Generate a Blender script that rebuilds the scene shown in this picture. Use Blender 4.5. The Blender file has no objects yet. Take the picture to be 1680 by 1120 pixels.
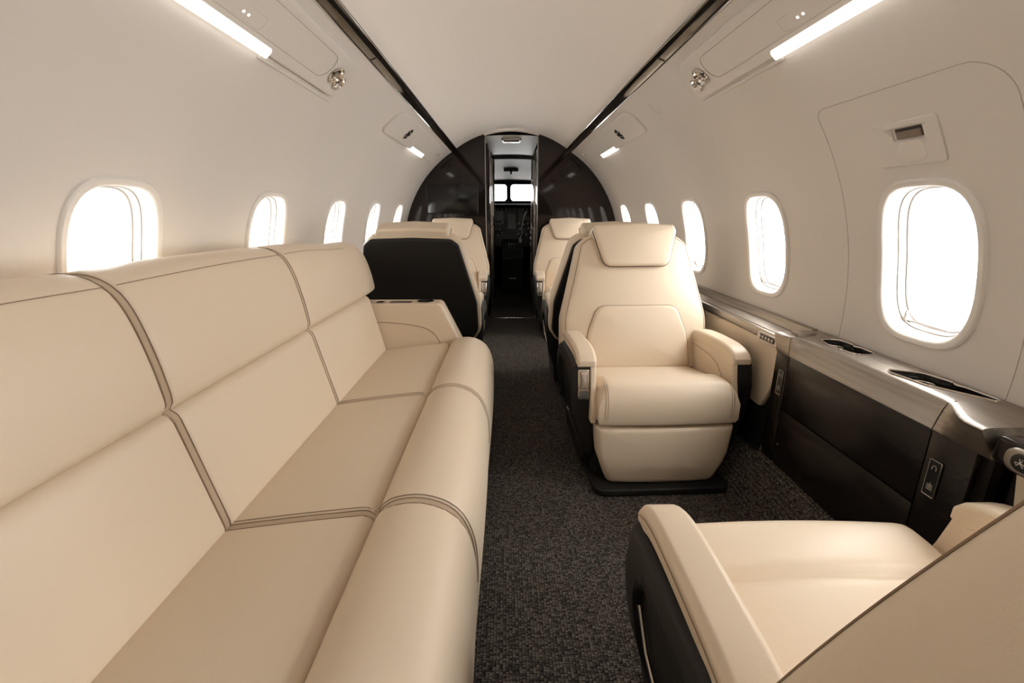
import bpy, bmesh, math, random
from mathutils import Vector
random.seed(4)
SC = bpy.context.scene
COL = SC.collection
PI = math.pi
R_, CZ = 1.085, 0.73          # cabin tube: radius and height of its axis
YB, YR = 4.75, -1.6           # forward bulkhead, rear wall
rad = math.radians

# ------------------------------------------------------------------ materials
def new_mat(name):
    m = bpy.data.materials.new(name); m.use_nodes = True
    nt = m.node_tree
    return m, nt, nt.nodes['Principled BSDF']

def simple(name, col, rough=.5, metal=0., coat=0., spec=.5, bump=0., bscale=200.):
    m, nt, b = new_mat(name)
    b.inputs['Base Color'].default_value = (*col, 1)
    b.inputs['Roughness'].default_value = rough
    b.inputs['Metallic'].default_value = metal
    b.inputs['Coat Weight'].default_value = coat
    b.inputs['Coat Roughness'].default_value = .05
    b.inputs['Specular IOR Level'].default_value = spec
    if bump:
        tc = nt.nodes.new('ShaderNodeTexCoord'); n = nt.nodes.new('ShaderNodeTexNoise')
        n.inputs['Scale'].default_value = bscale; n.inputs['Detail'].default_value = 3
        bp = nt.nodes.new('ShaderNodeBump'); bp.inputs['Strength'].default_value = bump
        bp.inputs['Distance'].default_value = .002
        nt.links.new(tc.outputs['Object'], n.inputs['Vector'])
        nt.links.new(n.outputs['Fac'], bp.inputs['Height'])
        nt.links.new(bp.outputs['Normal'], b.inputs['Normal'])
    return m

def glow(name, col, s):
    m, nt, b = new_mat(name)
    b.inputs['Base Color'].default_value = (.8, .8, .8, 1)
    b.inputs['Emission Color'].default_value = (*col, 1)
    b.inputs['Emission Strength'].default_value = s
    return m

def brushed(name, col, rough, axis_scale):
    m, nt, b = new_mat(name)
    b.inputs['Metallic'].default_value = .92
    tc = nt.nodes.new('ShaderNodeTexCoord'); mp = nt.nodes.new('ShaderNodeMapping')
    mp.inputs['Scale'].default_value = axis_scale
    n = nt.nodes.new('ShaderNodeTexNoise'); n.inputs['Scale'].default_value = 1.; n.inputs['Detail'].default_value = 4
    r = nt.nodes.new('ShaderNodeValToRGB')
    r.color_ramp.elements[0].position = .3; r.color_ramp.elements[1].position = .7
    r.color_ramp.elements[0].color = (*[c*.8 for c in col], 1); r.color_ramp.elements[1].color = (*[c*1.15 for c in col], 1)
    mr = nt.nodes.new('ShaderNodeMapRange'); mr.inputs['To Min'].default_value = rough-.06; mr.inputs['To Max'].default_value = rough+.08
    L = nt.links.new
    L(tc.outputs['Object'], mp.inputs['Vector']); L(mp.outputs['Vector'], n.inputs['Vector'])
    L(n.outputs['Fac'], r.inputs['Fac']); L(r.outputs['Color'], b.inputs['Base Color'])
    L(n.outputs['Fac'], mr.inputs['Value']); L(mr.outputs['Result'], b.inputs['Roughness'])
    return m

def carpet_mat():
    m, nt, b = new_mat('woven_carpet')
    L = nt.links.new
    tc = nt.nodes.new('ShaderNodeTexCoord'); mp = nt.nodes.new('ShaderNodeMapping')
    mp.inputs['Scale'].default_value = (120, 165, 165)
    v = nt.nodes.new('ShaderNodeTexVoronoi'); v.distance = 'CHEBYCHEV'; v.inputs['Scale'].default_value = 1.
    v.inputs['Randomness'].default_value = .42
    r = nt.nodes.new('ShaderNodeValToRGB'); cr = r.color_ramp          # loop colour, cell by cell
    cr.elements[0].position = .1; cr.elements[0].color = (.050, .044, .038, 1)
    cr.elements[1].position = .95; cr.elements[1].color = (.155, .137, .118, 1)
    g = nt.nodes.new('ShaderNodeValToRGB'); gr = g.color_ramp          # dark backing between the loops
    gr.elements[0].position = .30; gr.elements[0].color = (1, 1, 1, 1)
    gr.elements[1].position = .52; gr.elements[1].color = (.16, .15, .14, 1)
    sep = nt.nodes.new('ShaderNodeSeparateColor')
    mx = nt.nodes.new('ShaderNodeMix'); mx.data_type = 'RGBA'; mx.blend_type = 'MULTIPLY'; mx.inputs[0].default_value = 1.
    L(tc.outputs['Object'], mp.inputs['Vector']); L(mp.outputs['Vector'], v.inputs['Vector'])
    L(v.outputs['Color'], sep.inputs['Color']); L(sep.outputs['Red'], r.inputs['Fac']); L(v.outputs['Distance'], g.inputs['Fac'])
    L(r.outputs['Color'], mx.inputs[6]); L(g.outputs['Color'], mx.inputs[7])
    L(mx.outputs[2], b.inputs['Base Color'])
    bp = nt.nodes.new('ShaderNodeBump'); bp.inputs['Strength'].default_value = .8; bp.inputs['Distance'].default_value = .004
    inv = nt.nodes.new('ShaderNodeMath'); inv.operation = 'SUBTRACT'; inv.inputs[0].default_value = 1
    L(v.outputs['Distance'], inv.inputs[1]); L(inv.outputs[0], bp.inputs['Height']); L(bp.outputs['Normal'], b.inputs['Normal'])
    b.inputs['Roughness'].default_value = .95; b.inputs['Specular IOR Level'].default_value = .1
    return m

def veneer_mat():
    m, nt, b = new_mat('dark_veneer')
    L = nt.links.new
    tc = nt.nodes.new('ShaderNodeTexCoord'); mp = nt.nodes.new('ShaderNodeMapping')
    mp.inputs['Scale'].default_value = (60, 4, 60)
    n = nt.nodes.new('ShaderNodeTexNoise'); n.inputs['Scale'].default_value = 1; n.inputs['Detail'].default_value = 5
    r = nt.nodes.new('ShaderNodeValToRGB')
    r.color_ramp.elements[0].position = .35; r.color_ramp.elements[0].color = (.0075, .006, .005, 1)
    r.color_ramp.elements[1].position = .7; r.color_ramp.elements[1].color = (.016, .0115, .009, 1)
    L(tc.outputs['Object'], mp.inputs['Vector']); L(mp.outputs['Vector'], n.inputs['Vector'])
    L(n.outputs['Fac'], r.inputs['Fac']); L(r.outputs['Color'], b.inputs['Base Color'])
    b.inputs['Roughness'].default_value = .24; b.inputs['Coat Weight'].default_value = .0
    b.inputs['Specular IOR Level'].default_value = .32
    return m

def glass_mat():
    m = bpy.data.materials.new('window_glass'); m.use_nodes = True
    nt = m.node_tree; nt.nodes.clear()
    o = nt.nodes.new('ShaderNodeOutputMaterial'); mx = nt.nodes.new('ShaderNodeMixShader')
    t = nt.nodes.new('ShaderNodeBsdfTransparent'); g = nt.nodes.new('ShaderNodeBsdfGlossy')
    g.inputs['Roughness'].default_value = .02; mx.inputs[0].default_value = .05
    nt.links.new(t.outputs[0], mx.inputs[1]); nt.links.new(g.outputs[0], mx.inputs[2]); nt.links.new(mx.outputs[0], o.inputs[0])
    return m

LEATHER = simple('cream_leather', (.70, .585, .445), .42, spec=.38, bump=.12, bscale=420)
THREAD = simple('brown_thread', (.24, .165, .105), .8)
PIPING = simple('dark_piping', (.045, .032, .024), .6)
DARK = simple('black_soft_shell', (.014, .0125, .011), .55, spec=.3)
BLACK = simple('black_plastic', (.008, .008, .008), .35)
WALL = simple('cabin_lining', (.65, .61, .568), .55, spec=.25)
REVEAL = simple('window_reveal', (.46, .44, .415), .6, spec=.2)  # white plastic, greyed in colour so the daylight does not burn it out
LINE = simple('panel_gap', (.38, .34, .30), .7)
CEIL = simple('ceiling_lining', (.84, .79, .74), .6, spec=.2)
PSUM = simple('overhead_plastic', (.66, .62, .575), .38, spec=.35)
FRAME = simple('window_plastic', (.72, .69, .65), .4, spec=.3)
CHROME = simple('polished_chrome', (.72, .68, .63), .12, 1.)
STEEL = simple('satin_steel', (.50, .46, .42), .28, 1.)
GLOSS = simple('dark_gloss_strip', (.03, .024, .02), .06, .35, coat=.6)
BULK = simple('bulkhead_gloss', (.012, .0075, .006), .06, coat=.15, spec=.38)
SCREEN = simple('screen_black', (.006, .006, .006), .18)
BRUSH = brushed('brushed_bronze_metal', (.37, .33, .285), .38, (90, 3, 90))
VENEER = veneer_mat()
CARPET = carpet_mat()
GLASS = glass_mat()
WELL = simple('well_black', (.012, .011, .010), .12, coat=.4)
LAMP = glow('lamp_diffuser', (1, .95, .88), 2.6)
SIGNW = glow('lit_icon', (1, 1, 1), 1.6)
ICON = simple('pale_icon', (.55, .52, .48), .5)
GREYP = simple('grey_cockpit_plastic', (.10, .095, .09), .5)
COCK = simple('cockpit_lining', (.17, .16, .145), .6)
VEST = simple('vestibule_lining', (.60, .56, .51), .5)
WOODR = simple('reddish_wood', (.05, .022, .014), .2, coat=.3)
DISPLAY = simple('cockpit_display', (.012, .014, .018), .15)
WHITEK = simple('pale_knob', (.75, .73, .70), .5)

# ------------------------------------------------------------------ mesh builder
class MB:
    def __init__(s): s.v = []; s.f = []
    def add(s, vs, fs):
        o = len(s.v); s.v += [tuple(p) for p in vs]; s.f += [tuple(i+o for i in f) for f in fs]
    def build(s, name, mat, parent=None, smooth=True, weld=True, angle=40):
        me = bpy.data.meshes.new(name); me.from_pydata(s.v, [], s.f); me.materials.append(mat)
        bm = bmesh.new(); bm.from_mesh(me)
        if weld: bmesh.ops.remove_doubles(bm, verts=bm.verts, dist=1e-5)
        bmesh.ops.recalc_face_normals(bm, faces=bm.faces)
        for f in bm.faces: f.smooth = smooth
        if smooth:
            ca = rad(angle)
            for e in bm.edges:
                if len(e.link_faces) == 2 and e.calc_face_angle(0) > ca: e.smooth = False
        bm.to_mesh(me); bm.free()
        o = bpy.data.objects.new(name, me); COL.objects.link(o)
        if parent: o.parent = parent
        return o
    def box(s, x0, x1, y0, y1, z0, z1, r=0., seg=2):
        bm = bmesh.new()
        bmesh.ops.create_cube(bm, size=1)
        for v in bm.verts:
            v.co = Vector(((x0+x1)/2+v.co.x*(x1-x0), (y0+y1)/2+v.co.y*(y1-y0), (z0+z1)/2+v.co.z*(z1-z0)))
        if r > 0: bmesh.ops.bevel(bm, geom=list(bm.edges), offset=r, segments=seg, profile=.5, affect='EDGES')
        s.addbm(bm)
        return s
    def addbm(s, bm):
        bm.verts.index_update()
        s.add([v.co for v in bm.verts], [[v.index for v in f.verts] for f in bm.faces]); bm.free()
    def tube(s, pts, r, n=6, closed=False):
        P = [Vector(p) for p in pts]; m = len(P); rings = []
        prev = None
        for i in range(m):
            a = P[(i-1) % m] if (closed or i > 0) else P[i]
            b = P[(i+1) % m] if (closed or i < m-1) else P[i]
            t = (b-a).normalized()
            if prev is None:
                up = Vector((0, 0, 1)) if abs(t.z) < .9 else Vector((1, 0, 0))
                x = t.cross(up).normalized()
            else:
                x = (prev - t*prev.dot(t)).normalized()
            prev = x; y = t.cross(x)
            rr = r[i] if isinstance(r, (list, tuple)) else r
            rings.append([P[i]+x*rr*math.cos(2*PI*k/n)+y*rr*math.sin(2*PI*k/n) for k in range(n)])
        vs = [p for q in rings for p in q]; fs = []
        for i in range(m if closed else m-1):
            j = (i+1) % m
            for k in range(n): fs.append((i*n+k, i*n+(k+1) % n, j*n+(k+1) % n, j*n+k))
        if not closed: fs += [tuple(range(n)), tuple(range((m-1)*n, m*n))]
        s.add(vs, fs); return s
    def loft(s, rings, closed=True, cap0=False, cap1=False):
        n = len(rings[0]); vs = [p for q in rings for p in q]; fs = []
        for i in range(len(rings)-1):
            for k in range(n if closed else n-1):
                fs.append((i*n+k, i*n+(k+1) % n, (i+1)*n+(k+1) % n, (i+1)*n+k))
        if cap0: fs.append(tuple(range(n)))
        if cap1: fs.append(tuple(range((len(rings)-1)*n, len(rings)*n)))
        s.add(vs, fs); return s
    def lathe(s, prof, c, axis=(0, 0, 1), n=24):
        ax = Vector(axis).normalized(); up = Vector((0, 1, 0)) if abs(ax.y) < .9 else Vector((1, 0, 0))
        x = ax.cross(up).normalized(); y = ax.cross(x); c = Vector(c)
        s.loft([[c+ax*h+(x*math.cos(2*PI*k/n)+y*math.sin(2*PI*k/n))*max(r, 1e-4) for k in range(n)] for r, h in prof], True, True, True)
        return s
    def pad(s, outl, t, r, fmap, bf=0., bb=0., nr=5, nc=7, power=2.):
        """cushion-like slab: outline (u,v), thickness t about w=0, rounded rim r, crown bf / bb"""
        n = len(outl)
        area = sum(outl[i][0]*outl[(i+1) % n][1]-outl[(i+1) % n][0]*outl[i][1] for i in range(n))
        if area < 0: outl = outl[::-1]
        cu = sum(p[0] for p in outl)/n; cv = sum(p[1] for p in outl)/n
        inn = inset_fn(outl)
        rings = []
        def half(sign, bulge):
            out = []
            for i in range(nr+1):
                a = i/nr*PI/2
                w = t/2-r+r*math.sin(a); out.append([(p[0], p[1], sign*w) for p in inn(r*(1-math.cos(a)))])
            base = inn(r)
            for i in range(1, nc+1):
                q = 1-i/nc
                q = max(q, .002)
                out.append([(cu+(p[0]-cu)*q, cv+(p[1]-cv)*q, sign*(t/2+bulge*(1-q**power))) for p in base])
            return out
        f = half(1, bf); b = half(-1, bb)
        rings = b[::-1]+f
        s.loft([[fmap(*p) for p in q] for q in rings], True, True, True)
        return s
    def cushion(s, u0, u1, v0, v1, r, h, base, fmap, bulge=0., nu=26, nv=20, ru=None, rv=None, rb=0.):
        """pillow strip: rises h above w=0 with rounded rims, flat bottom at w=-base"""
        ru = ru or r; rv = rv or r
        def samp(a, b, rr, n):
            k = 7; L = []
            for i in range(k): L.append(a+rr*(1-math.cos(i/k*PI/2)))
            m = n-2*k
            for i in range(m+1): L.append(a+rr+(b-a-2*rr)*i/m)
            for i in range(k-1, -1, -1): L.append(b-rr*(1-math.cos(i/k*PI/2)))
            return L
        def e(x, a, b, rr):
            d = min(x-a, b-x); q = 1-min(max(d/rr, 0), 1); return math.sqrt(max(0, 1-q*q))
        U = samp(u0, u1, ru, nu); V = samp(v0, v1, rv, nv); vs = []; fs = []
        for u in U:
            for v in V:
                cu = 1-(2*(u-u0)/(u1-u0)-1)**2; cv = 1-(2*(v-v0)/(v1-v0)-1)**2
                vs.append(fmap(u, v, h*e(u, u0, u1, ru)*e(v, v0, v1, rv)+bulge*cu*cv))
        a, b = len(U), len(V)
        for i in range(a-1):
            for j in range(b-1): fs.append((i*b+j, (i+1)*b+j, (i+1)*b+j+1, i*b+j+1))
        ring = [i*b for i in range(a)]+[(a-1)*b+j for j in range(1, b)]+[i*b+b-1 for i in range(a-2, -1, -1)]+[j for j in range(b-2, 0, -1)]
        uv = [(U[k//b], V[k % b]) for k in ring]; m = len(ring); prev = ring
        for w, d in [(-base+rb, 0.), (-base+.3*rb, .3*rb), (-base, rb)] if rb else [(-base, 0.)]:
            o = len(vs); vs += [fmap(min(max(u, u0+d), u1-d), min(max(v, v0+d), v1-d), w) for u, v in uv]
            for i in range(m): fs.append((prev[i], prev[(i+1) % m], o+(i+1) % m, o+i))
            prev = list(range(o, o+m))
        fs.append(tuple(prev))
        s.add(vs, fs); return s

def inset_fn(outl):
    n = len(outl); nrm = []
    for i in range(n):
        a, p, b = outl[i-1], outl[i], outl[(i+1) % n]
        d1 = Vector((p[0]-a[0], p[1]-a[1])).normalized(); d2 = Vector((b[0]-p[0], b[1]-p[1])).normalized()
        n1 = Vector((-d1.y, d1.x)); n2 = Vector((-d2.y, d2.x)); m = n1+n2
        m = m.normalized() if m.length > 1e-6 else n1
        c = max(.5, m.dot(n1)); nrm.append(m/c)
    return lambda d: [(outl[i][0]+nrm[i].x*d, outl[i][1]+nrm[i].y*d) for i in range(n)]

def rpoly(pts, rads, seg=6, maxlen=.03):
    """polygon with rounded corners, long edges subdivided"""
    n = len(pts); out = []
    if not isinstance(rads, (list, tuple)): rads = [rads]*n
    for i in range(n):
        a, p, b = Vector(pts[i-1]), Vector(pts[i]), Vector(pts[(i+1) % n]); r = rads[i]
        d1 = (a-p); d2 = (b-p); l1, l2 = d1.length, d2.length; d1.normalize(); d2.normalize()
        ang = d1.angle(d2)
        if r <= 0 or ang > PI-.02: out.append(tuple(p)); continue
        t = min(r/math.tan(ang/2), l1*.49, l2*.49); rr = t*math.tan(ang/2)
        c = p+(d1+d2).normalized()*(rr/math.sin(ang/2))
        s, e = p+d1*t-c, p+d2*t-c
        tot = s.angle_signed(e)
        for k in range(seg+1):
            q = s.copy(); q.rotate(__import__('mathutils').Matrix.Rotation(-tot*k/seg, 2)); out.append(tuple(c+q))
    res = []
    for i in range(len(out)):
        p, q = Vector(out[i]), Vector(out[(i+1) % len(out)]); L = (q-p).length
        if L < 1e-6: continue
        k = max(1, int(L/maxlen))
        for j in range(k): res.append(tuple(p+(q-p)*j/k))
    return res

def profile(pts, n=60):
    """smooth curve through (x,z) points -> function s in metres -> (point, normal); Catmull-Rom"""
    P = [Vector(p) for p in pts]; Q = []
    for i in range(len(P)-1):
        a = P[i-1] if i else P[0]*2-P[1]; b, c = P[i], P[i+1]; d = P[i+2] if i+2 < len(P) else P[-1]*2-P[-2]
        for k in range(12):
            t = k/12; Q.append(.5*((2*b)+(c-a)*t+(2*a-5*b+4*c-d)*t*t+(3*b-a-3*c+d)*t**3))
    Q.append(P[-1]); S = [0.]
    for i in range(1, len(Q)): S.append(S[-1]+(Q[i]-Q[i-1]).length)
    def f(s):
        s = min(max(s, 0), S[-1]); i = 0
        lo, hi = 0, len(S)-2
        while lo < hi:
            m = (lo+hi+1)//2
            if S[m] <= s: lo = m
            else: hi = m-1
        i = lo; t = (s-S[i])/max(1e-9, S[i+1]-S[i])
        p = Q[i].lerp(Q[i+1], t)
        T = (Q[min(i+2, len(Q)-1)]-Q[max(i-1, 0)]).normalized()
        return p, Vector((-T.y, T.x))
    return f, S[-1]

def empty(name, loc=(0, 0, 0), rz=0.):
    o = bpy.data.objects.new(name, None); COL.objects.link(o)
    o.empty_display_size = .1; o.location = loc; o.rotation_euler = (0, 0, rz); return o
def tag(o, label=None, cat=None, group=None, kind=None):
    if label: o['label'] = label
    if cat: o['category'] = cat
    if group: o['group'] = group
    if kind: o['kind'] = kind
    return o
def struct(o): o['kind'] = 'structure'; return o
def kids(o): return [c for c in COL.objects if c.parent == o]
def copy_tree(o, parent=None):
    c = o.copy(); COL.objects.link(c); c.parent = parent
    for k in kids(o): copy_tree(k, c)
    return c
def cut(obj, mb):
    """subtract a builder's solid from an object's mesh"""
    c = mb.build('cutter', obj.data.materials[0], obj.parent)
    m = obj.modifiers.new('b', 'BOOLEAN'); m.object = c; m.solver = 'EXACT'; m.operation = 'DIFFERENCE'
    dg = bpy.context.evaluated_depsgraph_get(); dg.update()
    me = bpy.data.meshes.new_from_object(obj.evaluated_get(dg))
    if len(me.polygons) < 4:
        m.solver = 'FAST'; dg.update(); me = bpy.data.meshes.new_from_object(obj.evaluated_get(dg)); print('FAST', obj.name, len(me.polygons))
    obj.modifiers.clear()
    old = obj.data; obj.data = me; me.name = obj.name
    bpy.data.objects.remove(c); bpy.data.meshes.remove(old)
    return obj
def cyl(mb, c, r, h0, h1, axis=(0, 0, 1), n=24): return mb.lathe([(r, h0), (r, h1)], c, axis, n)

# ------------------------------------------------------------------ cabin tube
def sh(phi, y, w=0., sgn=1, R=R_):
    """point on the cabin lining: phi degrees from straight up, w inwards"""
    a = rad(phi); return (sgn*(R-w)*math.sin(a), y, CZ+(R-w)*math.cos(a))
def sha(arc, y, w=0., sgn=1): return sh(math.degrees(arc/R_), y, w, sgn)
def arc(phi): return rad(phi)*R_

WY = [1.2, 1.965, 2.73, 3.495, 4.26]            # windows the photo shows, both sides
WBACK = [.435, -.33]
WPHI = 78.2; HA, HY = .203, .138                # hole half sizes (arc, y)
def sup(ha, hy, k, n, e=3.4):
    t = 2*PI*k/n; c, s = math.cos(t), math.sin(t)
    q = (abs(c)**e+abs(s)**e)**(-1/e); return ha*q*c, hy*q*s

def build_wall(sgn, name):
    mb = MB(); P0, P1, P2, P3 = 32., 62., 94., 122.
    cells = sorted(WY+(WBACK if sgn > 0 else WBACK[:1])); ys = [YR]
    for c in cells: ys += [c-.2+.05*i for i in range(9)]
    ys.append(YB+.01)
    def strip(a, b, step, y0s):
        n = int(round((b-a)/step)); ph = [a+(b-a)*i/n for i in range(n+1)]
        mb.loft([[sh(p, y, 0, sgn) for y in y0s] for p in ph], closed=False)
    strip(P0, P1, 2, ys); strip(P2, P3, 2, ys)
    edges = [YR]+[v for c in cells for v in (c-.2, c+.2)]+[YB+.01]
    for i in range(0, len(edges), 2):
        strip(P1, P2, 2, [edges[i], edges[i+1]])
    for c in cells:
        loop = []
        for i in range(8): loop.append((P1, c-.2+.05*i))
        for i in range(16): loop.append((P1+2*i, c+.2))
        for i in range(8): loop.append((P2, c+.2-.05*i))
        for i in range(16): loop.append((P2-2*i, c-.2))
        A = arc(WPHI); hole = []
        for p, y in loop:
            a, b = (arc(p)-A)/HA, (y-c)/HY
            q = (abs(a)**3.4+abs(b)**3.4)**(-1/3.4); hole.append((math.degrees((A+a*q*HA)/R_), c+b*q*HY))
        rings = []
        for k in range(7):
            t = k/6; rings.append([sh(p[0]+(h[0]-p[0])*t, p[1]+(h[1]-p[1])*t, 0, sgn) for p, h in zip(loop, hole)])
        mb.loft(rings)
    return struct(mb.build(name, WALL, None, angle=60))
wr = build_wall(1, 'wall_right'); wl = build_wall(-1, 'wall_left')

wn = 0
def build_window(sgn, c, detail=True):
    global wn; wn += 1
    root = struct(empty('window_%d' % wn, sh(WPHI, c, 0, sgn)))
    o = Vector(root.location); N = 64; A = arc(WPHI)
    def ring(d, w):
        L = []
        for k in range(N):
            a, y = sup(HA+d, HY+d, k, N); L.append(Vector(sha(A+a, c+y, w, sgn))-o)
        return L
    MB().loft([ring(d, w) for d, w in [(.0215, -.003), (.0205, .006), (.017, .0095), (.006, .0095), (0, .006), (-.003, -.002), (-.004, -.012)]]).build('window_frame', FRAME, root)
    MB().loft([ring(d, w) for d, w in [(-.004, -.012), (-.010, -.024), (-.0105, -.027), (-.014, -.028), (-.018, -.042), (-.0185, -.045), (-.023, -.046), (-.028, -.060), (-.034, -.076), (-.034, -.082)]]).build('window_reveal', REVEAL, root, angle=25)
    MB().tube(ring(-.0335, -.0765), .0016, 5, True).build('pane_gasket', LINE, root)
    p = MB(); p.loft([ring(-.034, -.079), ring(-.09, -.079), ring(-.130, -.079)], True, False, True); p.build('window_pane', GLASS, root)
    if detail:
        q = MB(); b = Vector(sha(A+HA-.03, c+.082, -.03, sgn))-o
        q.box(b.x-.004, b.x+.004, b.y-.004, b.y+.004, b.z-.002, b.z+.026, .0012); q.build('shade_tab', STEEL, root)
        q = MB(); q.tube([Vector(sha(A+HA-.027, c+.08-.13*i/6, -.032-.004*math.sin(PI*i/6), sgn))-o for i in range(7)], .0022); q.build('shade_rail', STEEL, root)
    po = bpy.data.lights.new('daylight_portal', 'AREA'); po.shape = 'RECTANGLE'; po.size = .30; po.size_y = .44; po.cycles.is_portal = True
    lo = bpy.data.objects.new('daylight_portal', po); COL.objects.link(lo)
    q = Vector(sh(WPHI, c, -.085, sgn)); lo.location = q
    d = Vector((0, c, CZ))-q; lo.rotation_euler = d.to_track_quat('-Z', 'Y').to_euler()
for y in WY:
    build_window(1, y); build_window(-1, y)
for y in WBACK: build_window(1, y, False)
build_window(-1, WBACK[0], False)

# ceiling panel between the dark strips, and the strips
mb = MB()
phs = [-29.6+59.2*i/30 for i in range(31)]
mb.loft([[sh(p, y, 0, 1, R_+.004+.026*(1-(p/29.6)**2)) for y in (YR, 0, 1, 2, 3, 4, YB+.01)] for p in phs], closed=False)
struct(mb.build('ceiling', CEIL, None, angle=60))
for n, sgn in (('trim_1', -1), ('trim_2', 1)):
    mb = MB()
    seg = [YR, YB]
    mb.loft([[sh(p, y, w, sgn) for p, w in [(29.3, -.01), (29.3, .004), (29.8, .008), (31.6, .004), (32.2, .0), (32.2, -.01)]] for y in [YR+(YB-YR)*i/12 for i in range(13)]], closed=False)
    t = struct(mb.build(n, GLOSS, None))
    for p, w in ((29.35, .005), (32.15, .002)):
        q = MB(); q.tube([sh(p, YR+(YB-YR)*i/12, w, sgn) for i in range(13)], .0028); q.build('strip_edging', CHROME, t)
    for yj in (.6, 2.0, 3.35):
        q = MB(); q.tube([sh(p, yj, .0075-.002*abs(p-30.6), sgn) for p in (29.5, 30, 30.6, 31.2, 32)], .0012); q.build('strip_joint', BLACK, t)

# floor: flat carpet with a carpeted slope up to each side
mb = MB()
sec = [(-.97, .19), (-.935, .19), (-.925, .182), (-.84, .012), (-.825, .0), (-.5, 0), (0, 0), (.5, 0), (.825, 0), (.84, .012), (.925, .182), (.935, .19), (.97, .19)]
mb.loft([[(x, y, z) for x, z in sec] for y in [YR+(YB-YR)*i/16 for i in range(17)]], closed=False)
mb.loft([[(x, y, 0) for x in (-.75, 0, .75)] for y in (YB, 5.5, 7.3)], closed=False)
struct(mb.build('floor', CARPET, None, angle=30))
mb = MB(); mb.box(-.262, .262, YB-.02, YB+.005, .0005, .006, .002); struct(mb.build('trim_3', CHROME))
# rear wall behind the camera
mb = MB(); ring = [sh(360*k/64, YR, 0, 1) for k in range(64)]
mb.loft([ring, [(p[0], YR-.02, p[2]) for p in ring]], True, True, True); struct(mb.build('wall_back', BULK))

# ------------------------------------------------------------------ forward bulkhead
def bulk_side(mb, sgn, xd=.257):
    n = 28; z_d = CZ+math.sqrt((R_-.001)**2-xd**2); top = []
    a0 = math.degrees(math.asin(xd/(R_+.02)))
    for k in range(n+1):
        ph = a0+(119-a0)*k/n
        top.append(sh(ph, 0, .0005, sgn, R_+.004+.026*(1-(ph/29.6)**2) if ph < 29.6 else R_))
    pts = [(p[0], p[2]) for p in top]+[(sgn*.94, 0.), (sgn*xd, 0.)]
    f = [(x, YB, z) for x, z in pts]; b = [(x, YB+.05, z) for x, z in pts]
    mb.loft([f, b], True, True, True)
mb = MB(); bulk_side(mb, 1); bulk_side(mb, -1); wf = struct(mb.build('wall_front', BULK, None, angle=20))
mb = MB()
# light arched lip over the doorway
mb.loft([[sh(-13.9+27.8*k/16, YB-.004, w, 1, R_+.028-.00013*(k-8)**2*1.2) for k in range(17)] for w in (-.01, .012)], closed=False)
struct(mb.build('trim_4', PSUM))
for sgn in (-1, 1):
    mb = MB(); mb.box(sgn*.257-.004, sgn*.257+.004, YB-.006, YB+.05, .0, 1.77, .002); mb.build('door_edging', STEEL, wf)
tv = empty('television', (-.575, YB-.004, 1.215))
tag(tv, 'black flat screen set into the dark glossy bulkhead left of the doorway', 'screen')
mb = MB(); mb.box(-.262, .236, -.006, .004, -.137, .137, .003); mb.build('screen_panel', SCREEN, tv)
mb = MB(); q = rpoly([(-.266, -.141), (.240, -.141), (.240, .141), (-.266, .141)], .004); mb.tube([(a, -.004, b) for a, b in q], .0025, closed=True); mb.build('screen_bezel', BLACK, tv)

# vestibule between bulkhead and cockpit
mb = MB()
mb.loft([[(x, y, 1.80-.04*(y-YB)/1.25-.18*x*x) for x in (-.27, -.15, 0, .15, .27)] for y in (YB, 5.4, 6.02)], closed=False)
struct(mb.build('ceiling_vestibule', VEST))
mb = MB(); mb.box(-.75, .75, YB+.05, 7.3, 1.96, 2.0); struct(mb.build('ceiling_outer', COCK))
for sgn, nm in ((-1, 'wall_vestibule_left'), (1, 'wall_vestibule_right')):
    mb = MB(); mb.box(min(sgn*.70, sgn*.75), max(sgn*.70, sgn*.75), YB+.05, 7.3, 0, 1.96); struct(mb.build(nm, BLACK))
mb = MB()
for sgn in (-1, 1): mb.box(min(sgn*.262, sgn*.72), max(sgn*.262, sgn*.72), YB+.05, YB+.06, 0, 1.97)
mb.box(-.75, .75, YB+.05, YB+.06, 1.86, 1.97); struct(mb.build('wall_vestibule_back', BLACK))
vent = empty('ceiling_light', (.0, 4.98, 1.785))
tag(vent, 'flat grey lamp housing on the pale vestibule ceiling above the doorway', 'light')
mb = MB(); mb.pad(rpoly([(-.10, -.09), (.10, -.09), (.085, .09), (-.085, .09)], .02), .03, .008, lambda u, v, w: (u, v, w)); mb.build('housing', STEEL, vent)
mb = MB(); mb.box(-.08, .08, -.075, -.01, -.02, -.013, .003); mb.build('lens', GREYP, vent)
def vest_side(sgn, nm, lab, m):
    c = empty(nm, (.272 if sgn > 0 else -.232, 4.82, 0)); tag(c, lab, 'cabinet')
    x = sgn
    def bx(x0, x1): return (min(x0, x1), max(x0, x1))
    a, b = bx(0, x*.36)
    mb = MB(); mb.box(a, b, 0, 1.17, 0, 1.735, .004); mb.build('carcass', m, c)
    a, b = bx(-x*.010, 0)
    mb = MB(); mb.box(a, b, .03, .50, .06, 1.69, .003); mb.build('door', BULK, c)
    mb = MB(); mb.box(a, b, .53, 1.14, .06, 1.69, .003); mb.build('door', BULK, c)
    for yy in (.515, 1.155):
        mb = MB(); mb.box(*bx(-x*.018, 0), yy-.007, yy+.007, .03, 1.72, .002); mb.build('edge_strip', STEEL, c)
    mb = MB(); mb.tube([(-x*.016, .44, .93), (-x*.034, .44, .945), (-x*.034, .44, 1.035), (-x*.016, .44, 1.05)], .005); mb.build('handle', CHROME, c)
    return c
vest_side(-1, 'galley_cabinet', 'tall dark glossy galley cabinet left of the passage to the cockpit', BULK)
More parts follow.
